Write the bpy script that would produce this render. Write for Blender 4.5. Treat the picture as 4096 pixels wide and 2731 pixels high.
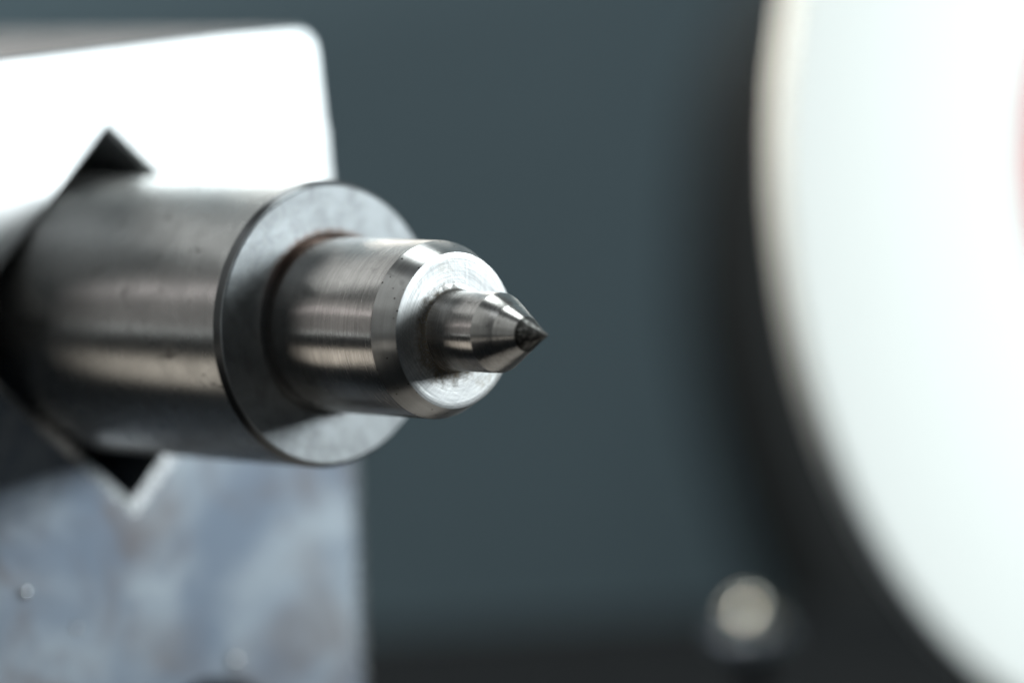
import bpy, bmesh, math, random
from mathutils import Vector, Matrix
PI = math.pi
R = math.radians
MM = 0.001
random.seed(4)
for o in list(bpy.data.objects): bpy.data.objects.remove(o)
sc = bpy.context.scene
COL = sc.collection

# ------------------------------------------------------------------ camera
# world X = axis of the clamped shaft (towards its point), Z up, origin = middle of its collar face
TH, PITCH, ROLL, DIST = R(42.1), R(5.9), R(3.5), 330.0
fwd = Vector((-math.cos(TH)*math.cos(PITCH), math.sin(TH)*math.cos(PITCH), -math.sin(PITCH)))
rt = Vector((math.sin(TH), math.cos(TH), 0)); up = rt.cross(fwd)
r2 = rt*math.cos(ROLL) - up*math.sin(ROLL); u2 = rt*math.sin(ROLL) + up*math.cos(ROLL)
CAM = Vector((252.363, -210.631, 31.910))
cam = bpy.data.cameras.new('camera'); camo = bpy.data.objects.new('camera', cam); COL.objects.link(camo)
m = Matrix((r2, u2, -fwd)).transposed().to_4x4(); m.translation = CAM*MM
camo.matrix_world = m
cam.lens = 100; cam.sensor_width = 22.3; cam.sensor_fit = 'HORIZONTAL'
cam.clip_start = 0.01; cam.clip_end = 20
cam.dof.use_dof = True; cam.dof.focus_distance = 0.3188; cam.dof.aperture_fstop = 6.6
sc.camera = camo

# ------------------------------------------------------------------ light and exposure
sc.view_settings.view_transform = 'Standard'; sc.view_settings.look = 'None'
sc.view_settings.exposure = 0; sc.view_settings.gamma = 1
sc.render.engine = 'CYCLES'
sc.cycles.use_denoising = True
sc.cycles.sample_clamp_indirect = 8
sc.cycles.max_bounces = 10
w = bpy.data.worlds.new('World'); sc.world = w; w.use_nodes = True
w.node_tree.nodes['Background'].inputs[0].default_value = (.75, .9, 1, 1)
w.node_tree.nodes['Background'].inputs[1].default_value = 0.02

def lamp(name, az, el, dist, sx, sy, rad, col, target=(0, 0, 0)):
    """area lamp seen from the target in direction az (from +X towards +Y), el; rad = its radiance"""
    l = bpy.data.lights.new(name, 'AREA'); l.shape = 'RECTANGLE'; l.size = sx; l.size_y = sy
    l.energy = rad*PI*sx*sy*1.0; l.color = col
    o = bpy.data.objects.new(name, l); COL.objects.link(o)
    d = Vector((math.cos(R(el))*math.cos(R(az)), math.cos(R(el))*math.sin(R(az)), math.sin(R(el))))
    o.location = Vector(target)*MM + d*dist
    o.rotation_euler = d.to_track_quat('Z', 'Y').to_euler()
    return o
lamp('window_light', 41, 9, .9, .20, .20, 23.0, (.92, .98, 1))
lamp('wheel_fill', 27, 22, .26, .10, .10, 3.7, (.93, 1, .985), target=(-24, 131, -6)).data.spread = R(54)  # added lamp, aimed to whiten the wheel
lamp('rim_fill', 254.5, 58, .106, .03, .03, 4.4, (1, .93, .80), target=(-25, 74, 0)).data.spread = R(48)  # added warm lamp, kept narrow to brighten the wheel rim
lamp('upper_fill', 0, 85, .55, .22, .22, 9.6, (.93, 1, 1), target=(-190, 190, 0))  # added lamp overhead, brightens the panel and streaks the cone
lamp('upper_fill', 336, 54, 1.0, .3, .3, 2.0, (.92, .97, 1))  # added lamp, meant to light the notch chamfer and collar edge
lamp('upper_fill', 180, 40, 1.0, .9, .45, .95, (.97, 1, .99))  # broad dim overhead source, mirrored as grey along the upper shaft
lamp('upper_fill', 148, 22, .30, .2, .08, 2.6, (1, .96, .88))  # added low strip, sized for the bright line along the shaft top
lamp('upper_fill', 262, 50, 1.0, .9, .8, .52, (.97, 1, .98))  # added dim source, greys the upper chamfer and cone
lamp('streak_strip', 215, -22, .45, .36, .10, .85, (1, .92, .80))  # added strip, mirrored as the cream streak on the shaft
lamp('streak_strip', 216.6, 18, .5, .3, .035, .85, (1, .93, .93))  # added strip for the pinkish streak higher on the shaft
lamp('streak_strip', 220, -2, .5, .4, .012, .8, (.9, 1, 1))  # added thin strip for the faint middle streak
lamp('left_fill', 217, 12, 1.0, .7, .55, .30, (1, .97, .94))  # added dim light, fills between the streaks on the shaft
lamp('left_fill', 276, 14, 1.0, .7, .50, .24, (.97, 1, .97))  # added dim light, mirrored in the chamfer and cone
lamp('left_fill', 274, -12, .6, .45, .10, .36, (1, .95, .86))  # added low strip, carries the cream streak onto the cone

# ------------------------------------------------------------------ material helpers
class NT:
    def __init__(s, name):
        s.m = bpy.data.materials.new(name); s.m.use_nodes = True
        s.t = s.m.node_tree; s.b = s.t.nodes['Principled BSDF']
        s.co = s.n('ShaderNodeTexCoord').outputs['Object']
    def n(s, typ, **kw):
        nd = s.t.nodes.new(typ)
        for k, v in kw.items(): setattr(nd, k, v)
        return nd
    def put(s, sock, v):
        if isinstance(v, bpy.types.NodeSocket): s.t.links.new(v, sock)
        elif isinstance(v, (tuple, list)) and len(v) == 3 and sock.type == 'RGBA': sock.default_value = (*v, 1)
        else: sock.default_value = v
    def set(s, **kw):
        for k, v in kw.items(): s.put(s.b.inputs[k.replace('_', ' ')], v)
    def math(s, op, a, b=None, c=None, clamp=False):
        nd = s.n('ShaderNodeMath', operation=op, use_clamp=clamp)
        for i, v in enumerate((a, b, c)):
            if v is not None: s.put(nd.inputs[i], v)
        return nd.outputs[0]
    def map(s, v, scale=(1, 1, 1), loc=(0, 0, 0), rot=(0, 0, 0)):
        nd = s.n('ShaderNodeMapping'); s.put(nd.inputs[0], v)
        nd.inputs['Scale'].default_value = scale; nd.inputs['Location'].default_value = loc; nd.inputs['Rotation'].default_value = rot
        return nd.outputs[0]
    def noise(s, v, scale, detail=3, rough=.5, dist=0):
        nd = s.n('ShaderNodeTexNoise'); s.put(nd.inputs['Vector'], v)
        nd.inputs['Scale'].default_value = scale; nd.inputs['Detail'].default_value = detail
        nd.inputs['Roughness'].default_value = rough; nd.inputs['Distortion'].default_value = dist
        return nd.outputs[0]
    def ramp(s, v, lo, hi, a=0., b=1.):
        nd = s.n('ShaderNodeMapRange', interpolation_type='SMOOTHSTEP'); s.put(nd.inputs[0], v)
        for i, x in enumerate((lo, hi, a, b)): nd.inputs[1+i].default_value = x
        return nd.outputs[0]
    def mix(s, f, a, b):
        nd = s.n('ShaderNodeMix', data_type='RGBA')
        s.put(nd.inputs['Factor'], f); s.put(nd.inputs[6], a); s.put(nd.inputs[7], b)
        return nd.outputs[2]
    def xyz(s, v):
        nd = s.n('ShaderNodeSeparateXYZ'); s.put(nd.inputs[0], v); return nd.outputs
    def comb(s, x, y, z):
        nd = s.n('ShaderNodeCombineXYZ')
        for i, v in enumerate((x, y, z)): s.put(nd.inputs[i], v)
        return nd.outputs[0]
    def bump(s, h, strength, dist=.00001):
        nd = s.n('ShaderNodeBump'); s.put(nd.inputs['Height'], h)
        nd.inputs['Strength'].default_value = strength; nd.inputs['Distance'].default_value = dist
        s.put(s.b.inputs['Normal'], nd.outputs[0])
    def polar(s):
        """object coordinates in mm: along axis, radius, angle (from +Y towards +Z)"""
        p = s.map(s.co, (1000, 1000, 1000)); x, y, z = s.xyz(p)
        r = s.math('SQRT', s.math('ADD', s.math('MULTIPLY', y, y), s.math('MULTIPLY', z, z)))
        return p, x, y, z, r
    def dist2(s, y, z, cy, cz):
        a = s.math('SUBTRACT', y, cy); b = s.math('SUBTRACT', z, cz)
        return s.math('SQRT', s.math('ADD', s.math('MULTIPLY', a, a), s.math('MULTIPLY', b, b)))

def ground_steel(name, base, rough, smudge=.5, ring=.5, dots=0., aniso=.75):
    """cylindrical surfaces ground round the axis"""
    t = NT(name); p, x, y, z, r = t.polar()
    un = t.comb(t.math('MULTIPLY', x, 14), t.math('MULTIPLY', y, .2), t.math('MULTIPLY', z, .2))
    rings = t.noise(un, 1, 4, .7)
    fine = t.noise(t.comb(t.math('MULTIPLY', x, 6), t.math('MULTIPLY', y, .12), t.math('MULTIPLY', z, .12)), 1, 5, .8)
    blot = t.noise(p, .55, 4, .6, .4)
    sm = t.noise(t.map(p, (.5, .9, .9), rot=(0, 0, .6)), .9, 3, .55, .6)
    smm = t.math('MULTIPLY', t.ramp(sm, .64, .74), smudge)
    c = t.mix(t.ramp(blot, .35, .7), base, tuple(v*.9 for v in base))
    c = t.mix(t.math('MULTIPLY', t.ramp(fine, .4, .75), .35*ring), c, (.2, .18, .165))
    c = t.mix(smm, c, (.09, .08, .075))
    if dots:
        v = t.n('ShaderNodeTexVoronoi'); t.put(v.inputs['Vector'], p); v.inputs['Scale'].default_value = 2.2
        d = t.ramp(v.outputs['Distance'], .12, .22, 1, 0)
        msk = t.ramp(t.noise(p, 1.1, 2), .5, .58)
        dm = t.math('MULTIPLY', t.math('MULTIPLY', d, msk), dots)
        c = t.mix(dm, c, (.035, .025, .02))
    t.set(Base_Color=c, Metallic=1.)
    ro = t.math('ADD', rough, t.math('MULTIPLY', t.math('SUBTRACT', rings, .5), .22*ring))
    ro = t.math('ADD', ro, t.math('MULTIPLY', smm, .25))
    ro = t.math('ADD', ro, t.ramp(blot, .3, .7, -.015, .025))
    t.set(Roughness=ro, Anisotropic=aniso, Anisotropic_Rotation=.25)
    tg = t.n('ShaderNodeTangent', direction_type='RADIAL', axis='X'); t.put(t.b.inputs['Tangent'], tg.outputs[0])
    t.bump(t.math('ADD', rings, fine), .35*ring, .000012)
    return t.m

def face_steel_front():
    t = NT('turned_end_face'); p, x, y, z, r = t.polar()
    rings = t.noise(t.comb(t.math('MULTIPLY', r, 9), t.math('MULTIPLY', y, .2), 0.), 1, 4, .75)
    # crossing arcs left by the cup wheel
    a1 = t.noise(t.comb(t.math('MULTIPLY', t.dist2(y, z, -9., 5.), 7), t.math('MULTIPLY', y, .12), 3.), 1, 3, .8)
    a2 = t.noise(t.comb(t.math('MULTIPLY', t.dist2(y, z, 7., 9.), 7), t.math('MULTIPLY', z, .12), 9.), 1, 3, .8)
    h = t.math('ADD', t.math('MULTIPLY', rings, 1.5), t.math('MULTIPLY', t.math('ADD', a1, a2), .65))
    n1 = t.noise(p, 1.6, 5, .7); n2 = t.noise(p, 6, 4, .8)
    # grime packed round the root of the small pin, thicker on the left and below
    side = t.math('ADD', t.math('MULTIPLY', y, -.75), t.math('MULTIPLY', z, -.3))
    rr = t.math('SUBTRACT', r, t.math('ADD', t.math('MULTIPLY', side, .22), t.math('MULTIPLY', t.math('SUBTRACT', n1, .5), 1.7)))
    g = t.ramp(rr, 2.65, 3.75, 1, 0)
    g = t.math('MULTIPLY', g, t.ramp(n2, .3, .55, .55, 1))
    haze = t.math('MULTIPLY', t.ramp(t.dist2(y, z, 2.6, -3.2), .4, 2.6, 1, 0), t.ramp(n1, .42, .62, 0, .5))
    haze2 = t.math('MULTIPLY', t.ramp(t.dist2(y, z, -.4, 4.6), .3, 1.6, 1, 0), t.ramp(n1, .42, .62, 0, .3))
    c = t.mix(t.ramp(h, 1.1, 1.7), (.78, .80, .80), (.50, .52, .53))
    c = t.mix(t.math('MAXIMUM', haze, haze2), c, (.33, .30, .24))
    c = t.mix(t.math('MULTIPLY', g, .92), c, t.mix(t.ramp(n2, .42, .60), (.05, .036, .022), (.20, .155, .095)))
    t.set(Base_Color=c, Metallic=t.math('SUBTRACT', 1, t.math('MULTIPLY', g, .7)))
    t.set(Roughness=t.math('ADD', .40, t.math('ADD', t.math('MULTIPLY', g, .3), t.ramp(h, 1.1, 1.7, -.06, .08))))
    t.bump(t.math('ADD', h, t.math('MULTIPLY', n2, g)), .38, .00002)
    return t.m

def face_steel_collar():
    t = NT('dull_collar_face'); p, x, y, z, r = t.polar()
    rings = t.noise(t.comb(t.math('MULTIPLY', r, 4), t.math('MULTIPLY', y, .1), 0.), 1, 3, .6)
    n1 = t.noise(p, .5, 5, .62, .6); n2 = t.noise(p, 2.4, 4, .7)
    c = t.mix(t.ramp(n1, .36, .66), (.42, .455, .48), (.29, .312, .33))
    c = t.mix(t.ramp(n2, .35, .7, 0, .5), c, (.40, .42, .42))
    rust = t.math('MULTIPLY', t.ramp(t.math('ADD', r, t.math('MULTIPLY', t.math('SUBTRACT', n2, .5), 1.2)), 6.35, 7.15, 1, 0), t.ramp(z, 1., 5.5, .12, 1))
    c = t.mix(rust, c, (.25, .17, .135))
    t.set(Base_Color=c, Metallic=t.math('SUBTRACT', .95, t.math('MULTIPLY', rust, .75)), Roughness=t.math('ADD', .47, t.math('MULTIPLY', t.math('SUBTRACT', n2, .5), .2)))
    t.bump(t.math('ADD', rings, n2), .5, .00002)
    return t.m

def burnt_tip_mat():
    t = NT('burnt_point'); p, x, y, z, r = t.polar()
    n = t.noise(t.map(p, (1.6, 2.6, 2.6)), 1.5, 5, .75, .5); n2 = t.noise(t.map(p, (1, 3, 3)), 3.2, 4, .75)
    band = t.ramp(x, 20.85, 21.15, 1, 0)
    f = t.math('MAXIMUM', t.math('SUBTRACT', t.ramp(n, .46, .62), band), t.ramp(x, 22.6, 22.95, 0, .9))
    c = t.mix(f, (.055, .055, .052), (.30, .30, .29))
    t.set(Base_Color=c, Metallic=1, Roughness=t.ramp(n2, .3, .7, .22, .5)); t.bump(t.math('ADD', n, n2), .6, .00003)
    return t.m

def jaw_mat(name, dark, light, rough, patch, fine=1.):
    t = NT(name); p = t.map(t.co, (1000, 1000, 1000))
    n1 = t.noise(p, .085, 4, .55, .5); n2 = t.noise(t.map(p, loc=(40, 3, 9)), .13, 4, .6, .7); n3 = t.noise(p, .9, 4, .7)
    c = t.mix(t.ramp(n1, .34, .68), dark, light)
    c = t.mix(t.ramp(n2, .44, .74, 0, patch), c, (.17, .145, .14))
    c = t.mix(t.ramp(n3, .5, .8, 0, .35*fine), c, (.2, .25, .31))
    t.set(Base_Color=c, Metallic=.9, Roughness=t.ramp(n3, .3, .7, rough-.05*fine, rough+.07*fine))
    t.bump(t.math('ADD', n3, t.math('MULTIPLY', n1, 3)), .3, .000012)
    return t.m

def plain(name, col, rough, metal=0., var=.2, scale=.2, bump=.2):
    t = NT(name); p = t.map(t.co, (1000, 1000, 1000)); n = t.noise(p, scale, 5, .65)
    c = t.mix(t.ramp(n, .35, .65), col, tuple(v*(1-var) for v in col))
    t.set(Base_Color=c, Roughness=t.ramp(n, .3, .7, rough-.04, rough+.04), Metallic=metal)
    if rough > .8 and metal == 0: t.b.inputs['Specular IOR Level'].default_value = .15; t.bump(n, bump, .0001)
    return t.m

M_BODY = ground_steel('ground_steel_body', (.52, .52, .51), .28, smudge=.55, ring=.6)
M_SPIG = ground_steel('ground_steel_spigot', (.60, .585, .565), .23, smudge=.1, ring=1.)
M_CHAM = ground_steel('ground_steel_chamfer', (.62, .62, .61), .32, smudge=.3, ring=.8, dots=1.)
M_PIN = ground_steel('ground_steel_pin', (.60, .58, .56), .24, smudge=.2, ring=1.1, dots=.0)
M_CONE = ground_steel('ground_steel_cone', (.62, .61, .59), .29, smudge=.7, ring=1.2, dots=.5)
M_FACE = face_steel_front(); M_COLLAR = face_steel_collar(); M_TIP = burnt_tip_mat()
M_RIM = ground_steel('shaded_collar_bevel', (.20, .205, .21), .36, smudge=.2, ring=.5)  # bevel steel given a darker colour for the dark surroundings it mirrors
M_UJAW = jaw_mat('bright_jaw_steel', (.80, .84, .86), (.9, .92, .93), .38, .0, .15)
M_LJAW = jaw_mat('stained_jaw_steel', (.195, .24, .305), (.37, .42, .47), .5, .75)
M_JTOP = plain('darkened_jaw_top', (.15, .145, .155), .5, .8, .3, .3, .5)  # jaw steel darkened on top to offset the lamp glare there
M_EDGE = plain('worn_lit_edge', (.82, .85, .88), .27, .95, .1, .8)  # worn edge steel, made paler to bring out its lit strip
M_WHEEL = plain('white_abrasive', (.80, .83, .82), .85, 0, .05, 1.5, .6)
M_LABEL = plain('red_paper', (.55, .015, .025), .6)
M_DARK = plain('dark_painted_casting', (.014, .016, .016), .6)
M_BED = plain('oily_dark_bed', (.008, .010, .012), .9)
M_PANEL = plain('blue_grey_paint', (.225, .32, .37), .6, 0, .08, .01, .1)
M_CHROME = plain('bright_screw_steel', (.62, .60, .54), .1, 1, .05)
M_TRAY = plain('pale_reflector', (.48, .43, .39), .5)
M_BLACKOX = plain('black_oxide', (.02, .022, .03), .4, .6)
M_DROP = plain('dried_coolant_bead', (.8, .82, .82), .12, .9, .02)

# ------------------------------------------------------------------ mesh helpers (all in mm)
def link(name, bm, mat, parent=None, loc=(0, 0, 0), sharp=24):
    bmesh.ops.recalc_face_normals(bm, faces=bm.faces)
    for f in bm.faces: f.smooth = True
    for e in bm.edges:
        if len(e.link_faces) == 2 and e.calc_face_angle(0) > R(sharp): e.smooth = False
    for v in bm.verts: v.co *= MM
    me = bpy.data.meshes.new(name); bm.to_mesh(me); bm.free(); me.materials.append(mat)
    o = bpy.data.objects.new(name, me); COL.objects.link(o)
    o.location = Vector(loc)*MM
    if parent: o.parent = parent
    return o
def empty(name, label, cat, loc=(0, 0, 0), group=None):
    o = bpy.data.objects.new(name, None); COL.objects.link(o); o.location = Vector(loc)*MM; o.empty_display_size = .01
    tag(o, label, cat, group); return o
def tag(o, label, cat, group=None):
    o['label'] = label; o['category'] = cat
    if group: o['group'] = group
def structure(o): o['kind'] = 'structure'; return o
def lathe(prof, seg=256, jitter=0.):
    """turn a profile of (x, r) about X; r = 0 closes to a point"""
    bm = bmesh.new(); rings = []
    for x, r in prof:
        if r <= 1e-6: rings.append([bm.verts.new((x, 0, 0))]); continue
        rings.append([bm.verts.new((x, (r+random.uniform(-jitter, jitter))*math.cos(2*PI*i/seg), (r+random.uniform(-jitter, jitter))*math.sin(2*PI*i/seg))) for i in range(seg)])
    for a, b in zip(rings, rings[1:]):
        for i in range(seg):
            j = (i+1) % seg
            if len(a) == 1: bm.faces.new((a[0], b[i], b[j]))
            elif len(b) == 1: bm.faces.new((a[i], a[j], b[0]))
            else: bm.faces.new((a[i], a[j], b[j], b[i]))
    return bm
def prism(poly, x0, x1, w=0., d=0.):
    """polygon of (y, z) extruded from x0 (front) back to x1; the front edge is chamfered, w wide and d deep"""
    bm = bmesh.new(); n = len(poly)
    area = sum(poly[i][0]*poly[(i+1) % n][1]-poly[(i+1) % n][0]*poly[i][1] for i in range(n)); sg = 1 if area > 0 else -1
    ins = []
    for i in range(n):
        p, q, r = Vector(poly[i-1]), Vector(poly[i]), Vector(poly[(i+1) % n])
        a, b = (q-p).normalized(), (r-q).normalized()
        na, nb = Vector((-a.y, a.x))*sg, Vector((-b.y, b.x))*sg
        m_ = (na+nb).normalized(); ins.append(q + m_*(w/max(.35, m_.dot(na))))
    f = [bm.verts.new((x0, y, z)) for y, z in ins]
    g = [bm.verts.new((x0-(d(y) if callable(d) else d), y, z)) for y, z in poly]
    b = [bm.verts.new((x1, y, z)) for y, z in poly]
    bm.faces.new(f); bm.faces.new(b[::-1])
    for r0, r1 in ((f, g), (g, b)):
        for i in range(n): bm.faces.new((r0[i], r1[i], r1[(i+1) % n], r0[(i+1) % n]))
    return bm
def remat(o, mat, test):
    """give the faces whose normal passes the test a second material"""
    o.data.materials.append(mat)
    for p in o.data.polygons:
        if test(p.normal): p.material_index = 1
    return o
def arc(cx, cr, rad, a0, a1, n=6):
    return [(cx+rad*math.cos(R(a0+(a1-a0)*i/n)), cr+rad*math.sin(R(a0+(a1-a0)*i/n))) for i in range(n+1)]

# ------------------------------------------------------------------ the large things behind: panel, bed, housing
def facing_box(name, mat, centre, wdt, hgt, dep, yaw, bev=2):
    bm = bmesh.new(); bmesh.ops.create_cube(bm, size=1)
    for v in bm.verts: v.co = Vector((v.co.x*dep, v.co.y*wdt, v.co.z*hgt))
    bmesh.ops.bevel(bm, geom=list(bm.edges), offset=bev, segments=2, affect='EDGES')
    o = link(name, bm, mat, None, centre); o.rotation_euler = (0, 0, R(yaw)); return o
panel = structure(facing_box('back_wall', M_PANEL, (-275, 262, 60), 1500, 640, 8, 180-42.1))
bed = structure(facing_box('machine_bed', M_BED, (0, 0, 0), 500, 60, 420, 0))
# back edge of the bed runs from (-126,108) to (-104,132)
ang = math.atan2(132.2-108.5, -103.6+125.7)
bed.rotation_euler = (0, 0, ang-PI/2)
nrm = Vector((math.cos(ang-PI/2), math.sin(ang-PI/2), 0))
bed.location = (Vector((-115, 120, -79.5)) + nrm*210 + Vector((math.cos(ang), math.sin(ang), 0))*180)*MM

hs = empty('spindle_housing', 'black cast housing behind the white grinding wheel', 'machine housing', (160, 150, -110))
hs.location = Vector((-62, 150, -52))*MM
outl = [(250, 34), (238, 24), (231, 15.9), (227, 12.6), (221, 5.6), (217.5, -1), (214.6, -12), (213.4, -22), (213, -31), (215.3, -43.7), (219, -55.6), (223.8, -67.8), (228.6, -77.9), (236, -92), (246, -104), (400, -104), (400, 34)]
b = prism(outl, -170, -182, 2, 2)
for v in b.verts: v.co -= Vector((-62, 150, -52))
link('casting', b, M_DARK, hs)

# ------------------------------------------------------------------ grinding wheel
RW = 56.5
wh = empty('grinding_wheel', 'large white grinding wheel with a red centre label at the right edge', 'grinding wheel', (-28.6, 130.6, 1.3))
link('abrasive_disc', lathe([(0, 10), (0, RW-.5), (.15, RW-.15), (.5, RW), (2.1, RW), (2.4, RW-.12), (2.55, RW-.35), (2.6, RW-.6), (2.6, 10), (0, 10)], 320), M_WHEEL, wh)
link('paper_label', lathe([(2.62, 10.4), (2.9, 10.4), (2.9, 25.3), (2.62, 25.3)], 160), M_LABEL, wh)
link('clamp_flange', lathe([(2.95, 13), (7, 13), (8, 12), (8, 0)], 128), M_BLACKOX, wh)
b = bmesh.new(); bmesh.ops.create_cone(b, cap_ends=True, segments=6, radius1=8, radius2=7.6, depth=6)
bmesh.ops.rotate(b, verts=b.verts, matrix=Matrix.Rotation(PI/2, 3, 'Y'))
for v in b.verts: v.co.x += 11.05
link('nut', b, M_CHROME, wh)
link('arbor', lathe([(-.2, 0), (-.2, 17), (-6, 17), (-6, 9), (-17, 9), (-17, 0)], 96), M_BLACKOX, wh)

# ------------------------------------------------------------------ round-headed screw on the bed
scr = empty('screw', 'small shiny round-headed screw standing on the dark bed in front of the housing', 'screw', (-49.3, 89.9, -49.5))
def upright(b):
    bmesh.ops.rotate(b, verts=b.verts, matrix=Matrix.Rotation(-PI/2, 3, 'Y')); return b
link('washer', upright(lathe([(0, 0), (0, 4.2), (.2, 4.4), (.9, 4.4), (1.1, 4.2), (1.1, 0)], 48)), M_BLACKOX, scr)
link('screw_shank', upright(lathe([(1.12, 0), (1.12, 1.3), (7.58, 1.3), (7.58, 0)], 48)), M_BLACKOX, scr)
dome = [(9.22, 0), (9.22, 2.7), (9.5, 2.8)] + [(9.5+2.7*math.sin(R(a)), 2.8*math.cos(R(a))) for a in range(8, 90, 9)] + [(12.2, 0)]
link('screw_collar', upright(lathe([(7.6, 0), (7.6, 3.7), (7.9, 3.9), (8.9, 3.9), (9.2, 3.6), (9.2, 0)], 6)), M_LJAW, scr)
link('screw_head', upright(lathe(dome, 64)), M_CHROME, scr)

# unseen tray added as a reflector, brightens the underside of the cone
ty = empty('reflector_tray', 'pale tray-shaped reflector added under the shaft point', 'tray', (13, 4, -49.4))
b = bmesh.new(); bmesh.ops.create_cube(b, size=1)
for v in b.verts: v.co = Vector((v.co.x*60, v.co.y*42, v.co.z*1.2+.6))
link('tray_bottom', b, M_TRAY, ty)
for (cx, cy, wx, wy) in ((0, 21.8, 63, 1.5), (0, -21.8, 63, 1.5), (30.8, 0, 1.5, 42), (-30.8, 0, 1.5, 42)):
    b = bmesh.new(); bmesh.ops.create_cube(b, size=1)
    for v in b.verts: v.co = Vector((cx+v.co.x*wx, cy+v.co.y*wy, v.co.z*5+2.5))
    link('tray_rim', b, M_TRAY, ty)

# ------------------------------------------------------------------ clamp jaws with their V notch
JX = -24.7
uj = empty('clamp_jaw', 'upper clamp jaw, bright polished steel block above the shaft', 'clamp jaw', (JX-20, 0, 0), 'jaws clamping the shaft')
poly = [(-17.5, 19.9), (-9.5, 20.1), (12, 20.45)] + [(19.0+2.1*math.sin(R(a)), 18.3+2.1*math.cos(R(a))) for a in (8, 26, 45, 64, 82)] + [(21.4, 12.6), (21.7, 12.0), (21.55, 11.4), (21.9, .01), (15.6, .01), (0, 14.2), (-15.6, .01), (-17.6, .01)]
b = prism(poly, JX, JX-42, .35, .3)
for v in b.verts: v.co -= Vector((JX-20, 0, 0))
remat(link('jaw_block', b, M_UJAW, uj), M_JTOP, lambda n: n.z > .9)
lj = empty('clamp_jaw', 'lower clamp jaw, stained blue grey steel block under the shaft', 'clamp jaw', (JX-20, 0, 0), 'jaws clamping the shaft')
poly = [(-17.6, -.01), (-15.6, -.01), (0, -14.4), (15.6, -.01), (22.8, -.01), (22.7, -15), (22.1, -32), (21.9, -51.5), (-17.6, -51.5)]
b = prism(poly, JX, JX-42, .85, lambda y: .5 if y < -5 else .22 if y < 5 else .10 if y < 18 else .3)      # wide, shallow worn chamfer; depth per side shaped to steer its highlight
for v in b.verts: v.co -= Vector((JX-20, 0, 0))
remat(link('jaw_block', b, M_LJAW, lj, sharp=8), M_EDGE, lambda n: .5 < n.x < .992)
# black socket screw in the lower jaw, its rim just at the lower border of the picture
b = lathe([(JX+.02, 0), (JX+.02, 2.2), (JX+2.2, 2.2), (JX+2.2, 4.3), (JX+1.8, 4.7), (JX+.02, 4.7)], 64)
for v in b.verts: v.co += Vector((20-JX, 6.1, -33.6))
link('socket_screw', b, M_BLACKOX, lj)
# beads of dried coolant
for (y, z, r, lab) in ((-10.86, -19.74, .42, 'tiny shiny bead low on the left of the stained lower jaw'), (8.5, -28.0, .5, 'tiny shiny bead near the bottom right of the stained lower jaw'), (-6.4, -23.1, .3, 'faint tiny bead between the two brighter beads on the lower jaw')):
    b = bmesh.new(); bmesh.ops.create_uvsphere(b, u_segments=20, v_segments=12, radius=r)
    for v in b.verts: v.co.x *= .8
    tag(link('coolant_bead', b, M_DROP, None, (JX+.2*r, y, z)), lab, 'bead', 'beads on the lower jaw')

# ------------------------------------------------------------------ the stepped shaft
sh = empty('stepped_shaft', 'turned steel shaft with stepped end and sharp cone point held between two clamp jaws', 'shaft', (0, 0, 0))
RB = 10.35
link('body', lathe([(-75, 0), (-75, RB)] + [(-74+i*2, RB) for i in range(36)] + [(-1.2, RB), (-.62, RB)]), M_BODY, sh)
link('bevel', lathe([(-.62, RB)] + arc(-.62, RB-.12, .12, 90, 48, 4) + [(-.16, 10.07)], 256), M_RIM, sh)
link('collar_face', lathe([(-.16, 10.07), (-.06, 10.02), (0, 9.93), (0, 9.3), (0, 8.2), (0, 7), (0, 6.6), (-.12, 6.45), (-.35, 6.35), (-.5, 6.2), (-.5, 5.9)]), M_COLLAR, sh)
XF, XC = 13.41, 11.67
link('spigot', lathe([(-.5, 5.9), (-.1, 5.98), (.25, 6.02), (.5, 6.1), (.75, 6.2), (1.0, 6.25), (1.3, 6.26), (6, 6.26), (XC-.05, 6.26), (XC, 6.25)]), M_SPIG, sh)
link('chamfer', lathe([(XC, 6.25), (XC+.03, 6.245), (XF-.05, 5.49), (XF-.01, 5.46)]), M_CHAM, sh)
link('end_face', lathe([(XF-.01, 5.46), (XF, 5.43), (XF, 5), (XF, 4.2), (XF, 3.4), (XF, 3.05), (XF+.05, 2.92), (XF+.14, 2.85)]), M_FACE, sh)
XS, XT = 18.1, 23.0
link('pin', lathe([(XF+.14, 2.85), (XF+.35, 2.8), (XF+.8, 2.79), (XS-.08, 2.79), (XS, 2.78)], 192), M_PIN, sh)
cr = lambda x: 2.78*(XT-x)/(XT-XS)
xm = XT-.735*(XT-XS); xt = XT-.44*(XT-XS)
link('cone', lathe([(XS, 2.78), (XS+.04, 2.765), (xm-.02, cr(xm-.02)), (xm+.02, cr(xm)-.035), (xm+.1, cr(xm+.1)-.02), (xt, cr(xt)-.01)], 192), M_CONE, sh, sharp=60)
tipp = [(xt, cr(xt)-.01), (xt+.02, cr(xt+.02)-.02)]
for i in range(1, 14):
    u = i/14; x = xt+(XT-xt)*u; tipp.append((x, max(.02, cr(x)-.02*(1-u)-.02*math.sin(PI*u))))
link('scorched_tip', lathe(tipp+[(XT-.02, .015), (XT+.01, 0)], 128, jitter=.006), M_TIP, sh, sharp=60)
